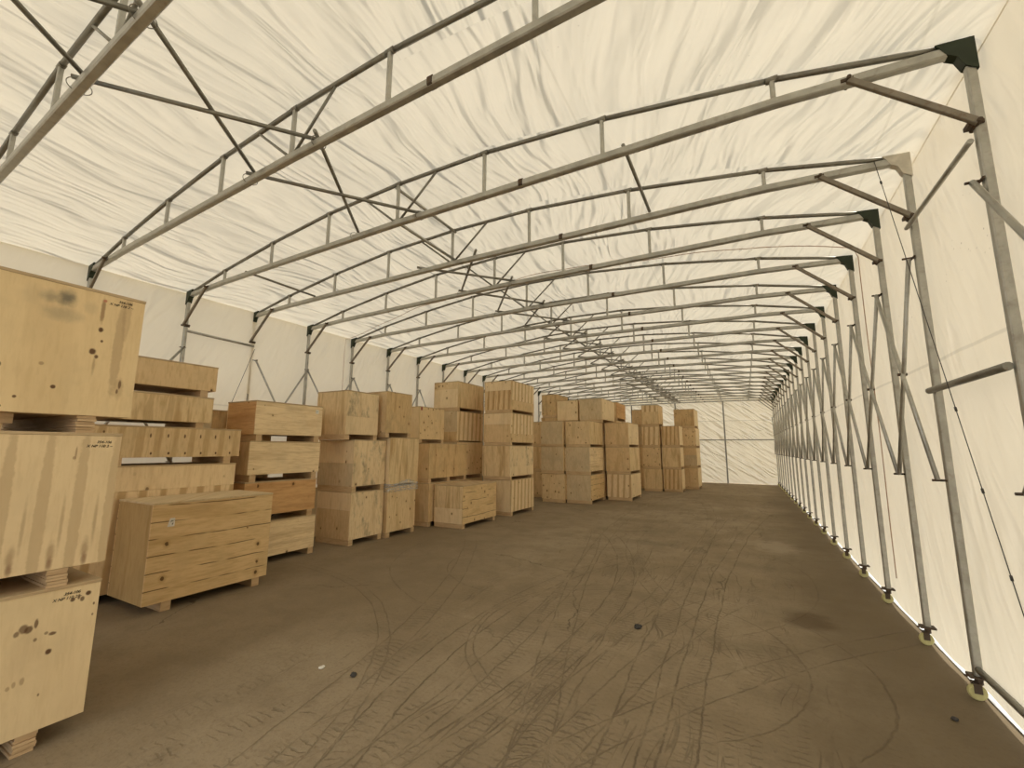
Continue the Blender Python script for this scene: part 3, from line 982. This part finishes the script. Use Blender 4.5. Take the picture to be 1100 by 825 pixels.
# clear film round the joint of the two lower crates
bm = BM()
def ring(z, ph):
    out_ = []
    x0, x1, y0, y1 = -6.56, -5.70, 5.955, 6.745
    P = [(x0, y0), (x1, y0), (x1, y1), (x0, y1)]
    for (a, b), (c, d) in zip(P, P[1:] + P[:1]):
        for s in range(14):
            t = s / 14
            px, py = a + (c - a) * t, b + (d - b) * t
            bul = .010 * sin(pi * t)
            nx, ny = (d - b), -(c - a)
            L = math.hypot(nx, ny)
            out_.append((px + nx / L * bul, py + ny / L * bul, z + ph * (.5 + .5 * cos(2 * pi * t) + .3 * sin(7 * t))))
    return out_
rs = [[bm.verts.new(p) for p in ring(z, ph)] for z, ph in ((.80, .0), (.86, .01), (.94, -.01), (1.00, -.055))]
nn = len(rs[0])
for a in range(3):
    for i in range(nn):
        bm.faces.new((rs[a][i], rs[a][(i + 1) % nn], rs[a + 1][(i + 1) % nn], rs[a + 1][i])).smooth = True
o = obj('stretch_film', bm, M['film'])
tag(o, 'torn clear plastic film wrapped around the tall cube crates', 'film')

s7 = 'of the stack behind the boxy crate'
stack(s7, 'crates behind the single boxy crate',
      (-5.810, 7.22, -.2, 1.20, .72, .09, .778, 'tan', 'tan', 'plain tan crate'),
      (-5.900, 7.31, 0, 1.40, .72, .086, .742, 'mottled', 'tan', 'long crate with dark mottled front', dict(skids=(.0, .5, 1))),
      (-6.180, 7.30, 0, .86, .72, .084, .717, 'knotty', 'pale', 'crate with red paint mark', dict(skids=(.0, 1))))
t7 = ALL[-1][0]
bm = BM(); bx(bm, 0, .0015, 0, .05, 0, .075)
o = obj('paint_mark', bm, mat_flat('dark_red_paint', (.25, .035, .03), .6), t7, (.001, .02, .715))
stack('', 'single crates on the ground',
      (-5.050, 7.36, .4, 1.33, .725, .088, .753, 'plank', 'vgrain', 'boxy single pale crate on the ground in front of the tall slatted stack', dict(skids=(0, .97), esplit=(.4, 'pale'))))

s9 = 'left of the tall slatted stack'
stack(s9, 'crates left of the tall slatted stack',
      (-6.230, 8.78, 0, 1.18, .78, .093, .745, 'grey', 'grey', 'dull crate half hidden'),
      (-6.230, 8.78, 0, 1.18, .78, .088, .825, 'knotty', 'grey', 'dull speckled crate'),
      (-6.240, 8.78, -.3, 1.18, .76, .028, .740, 'stripe', 'grey', 'crate with wavy pale stripes', dict(esplit=(.3, 'mottled'))),
      (-6.250, 8.80, 0, 1.20, .755, .088, .660, 'vgrain', 'knotty', 'long crate with dotted end board', dict(esplit=(.72, 'pale'))))
s10 = 'of the tall slatted stack'
stack(s10, 'crates of the tall slatted stack',
      (-4.990, 9.28, -.3, 1.24, .79, .09, .752, 'stripe', 'pale', 'pale crate with striped front'),
      (-5.000, 9.25, -.5, 1.27, .79, .078, .745, 'mould', 'vgrain', 'crate with grey smeared front board', dict(fsplit=(.32, 'pale'))),
      (-4.995, 9.26, -.4, 1.29, .78, .075, .726, 'stripe', 'pale', 'crate with a two-tone end board', dict(esplit=(.62, 'tan'), fsplit=(.3, 'tan'))),
      (-5.005, 9.29, 0, 1.31, .77, .078, .728, 'stripe', 'pale', 'crate with dark brown slats', dict(esplit=(.68, 'slat'), fsplit=(.34, 'tan'))))
s11 = 'of the stack at the back left'
stack(s11, 'crates at the back left',
      (-5.640, 13.33, 0, 1.1, .76, .09, .745, 'tan', 'tan', 'narrow-looking tan crate'),
      (-5.640, 13.33, 0, 1.1, .76, .09, .735, 'tan', 'tan', 'half-hidden tan crate'),
      (-5.640, 13.33, 0, 1.1, .76, .09, .735, 'tan', 'tan', 'tan crate showing a strip'),
      (-5.500, 13.40, 0, 1.0, .55, .04, .100, 'mottled', 'mottled', 'shallow crate'),
      (-5.480, 13.38, 0, 1.05, .54, .075, .705, 'mottled', 'mottled', 'streaky brown crate'))
gA = 'crates of the central block'
stack('in the left column of the central block', gA,
      (-4.800, 12.30, 0, .96, .75, .09, .757, 'tan', 'knotty', 'crate with speckled end board'),
      (-4.820, 12.28, 0, .96, .75, .088, .719, 'tan', 'grey', 'smooth plain crate'),
      (-4.830, 12.27, 0, .96, .74, .076, .698, 'tan', 'grey', 'smooth dull crate'))
stack('behind the left column of the central block', gA,
      (-4.78, 13.32, 0, 1.0, .76, .09, .757, 'tan', 'tan', 'plain crate'),
      (-4.78, 13.32, 0, 1.0, .76, .088, .719, 'tan', 'tan', 'plain crate'),
      (-4.78, 13.32, 0, 1.0, .76, .076, .698, 'tan', 'tan', 'plain crate'),
      (-4.700, 13.31, 0, 1.0, .74, .080, .658, 'tan', 'pale', 'crate with dotted band', dict(esplit=(.62, 'pale'))))
stack('in the middle column of the central block', gA,
      (-4.015, 12.39, 0, 1.32, .775, .09, .738, 'plank', 'grey', 'crate with cracked side boards'),
      (-4.030, 12.38, -.1, 1.34, .775, .094, .723, 'hgrain', 'grey', 'crate with upright marks'),
      (-4.030, 12.39, -.2, 1.34, .77, .076, .703, 'vgrain', 'knotty', 'crate with dark holes'))
stack('behind the middle column of the central block', gA,
      (-4.015, 13.78, 0, 1.2, .75, .09, .738, 'tan', 'tan', 'plain crate'),
      (-4.015, 13.78, 0, 1.2, .75, .094, .723, 'tan', 'tan', 'plain crate'),
      (-4.015, 13.78, 0, 1.2, .75, .076, .703, 'tan', 'tan', 'plain crate'),
      (-3.890, 13.27, -.6, 1.40, .75, .082, .668, 'pale', 'grey', 'wide pale crate'))
gB = 'crates right of the central block'
stack('of the stack right of the central block', gB,
      (-3.170, 13.77, -.3, 1.36, .765, .09, .720, 'pale', 'stripe', 'crate with dark vertical streaks'),
      (-3.190, 13.75, -.3, 1.42, .765, .082, .757, 'vgrain', 'tan', 'crate with plain tan end'),
      (-3.200, 13.74, -.3, 1.39, .76, .078, .698, 'pale', 'tan', 'crate with smooth tan end'))
stack('of the stack behind the central block', gB,
      (-3.960, 15.22, 0, 1.2, .75, .09, .745, 'tan', 'tan', 'hidden tan crate'),
      (-3.960, 15.22, 0, 1.2, .75, .09, .740, 'tan', 'tan', 'hidden tan crate'),
      (-3.950, 15.22, 0, 1.2, .75, .08, .845, 'tan', 'tan', 'barely visible tan crate'),
      (-3.930, 15.22, 0, 1.25, .75, .09, .560, 'orange', 'tan', 'brown crate with orange side'))
stack('of the half-hidden far stack', 'far crates',
      (-3.560, 18.40, 0, 1.0, .62, .09, .750, 'tan', 'tan', 'far tan crate'),
      (-3.560, 18.40, 0, 1.0, .62, .09, .750, 'tan', 'tan', 'far dull crate'),
      (-3.560, 18.40, 0, 1.0, .62, .09, .740, 'tan', 'grey', 'far brownish crate'),
      (-3.560, 18.40, 0, 1.0, .56, .09, .620, 'tan', 'tan', 'far small crate'))
stack('of the left far stack', 'far crates',
      (-2.850, 17.38, 0, 1.0, .675, .09, .748, 'tan', 'vgrain', 'crate with grained end'),
      (-2.870, 17.38, 0, 1.0, .67, .092, .727, 'tan', 'knotty', 'crate with dotted end'),
      (-2.870, 17.37, 0, 1.0, .66, .084, .720, 'tan', 'stripe', 'crate with streaked end'),
      (-2.880, 17.37, -.5, 1.0, .63, .090, .742, 'tan', 'stripe', 'crate with two-tone end', dict(esplit=(.66, 'vgrain'))))
stack('of the middle far stack', 'far crates',
      (-2.140, 17.49, -.2, .80, .675, .09, .753, 'pale', 'slat', 'crate with dense slat pattern'),
      (-2.155, 17.48, -.3, .88, .67, .075, .745, 'pale', 'vgrain', 'crate with faint vertical grain'),
      (-2.160, 17.47, -.3, .92, .65, .080, .728, 'pale', 'slat', 'crate with comb-like slats'))
stack('of the stack nearest the end wall', 'far crates',
      (-1.705, 18.98, -1, 1.12, .78, .09, .759, 'pale', 'tan', 'plain tan crate'),
      (-1.720, 18.96, -.9, 1.25, .78, .078, .724, 'pale', 'tan', 'crate with darker top band', dict(esplit=(.6, 'grey'))),
      (-1.725, 18.96, -.8, 1.38, .78, .074, .724, 'pale', 'knotty', 'crate with few knots'),
      (-1.740, 18.98, -.6, 1.36, .79, .084, .690, 'pale', 'mottled', 'crate with dark smudges'))

# ---------------------------------------------------------------- litter
def litter(name, x, y, r, flat, mat, label, cat, seed):
    bm = BM()
    bmesh.ops.create_icosphere(bm, subdivisions=2, radius=r)
    for v_ in bm.verts:
        v_.co *= 1 + .5 * noise.noise(v_.co * (1.2 / r) + Vector((seed, 0, 0)))
        v_.co.z *= flat
    mz = min(v_.co.z for v_ in bm.verts)
    for v_ in bm.verts: v_.co.z -= mz
    tag(obj(name, bm, mat, None, (x, y, 0)), label, cat)
litter('mud_clod', -.957, 4.20, .035, .5, M['pebble'], 'dark clod lying on the open ground between wheel tracks', 'clod', 1)
litter('paper_scrap', -2.84, 2.36, .022, .3, M['paper'], 'white scrap on the ground in front of the cracked-board crate', 'scrap', 2)
litter('mud_clod', -2.54, 2.39, .022, .6, M['pebble'], 'small dark clod on the ground right of the white scrap', 'clod', 3)
litter('mud_clod', 1.0, 3.76, .018, .5, M['pebble'], 'small dark clod on the ground by the front right caster', 'clod', 4)
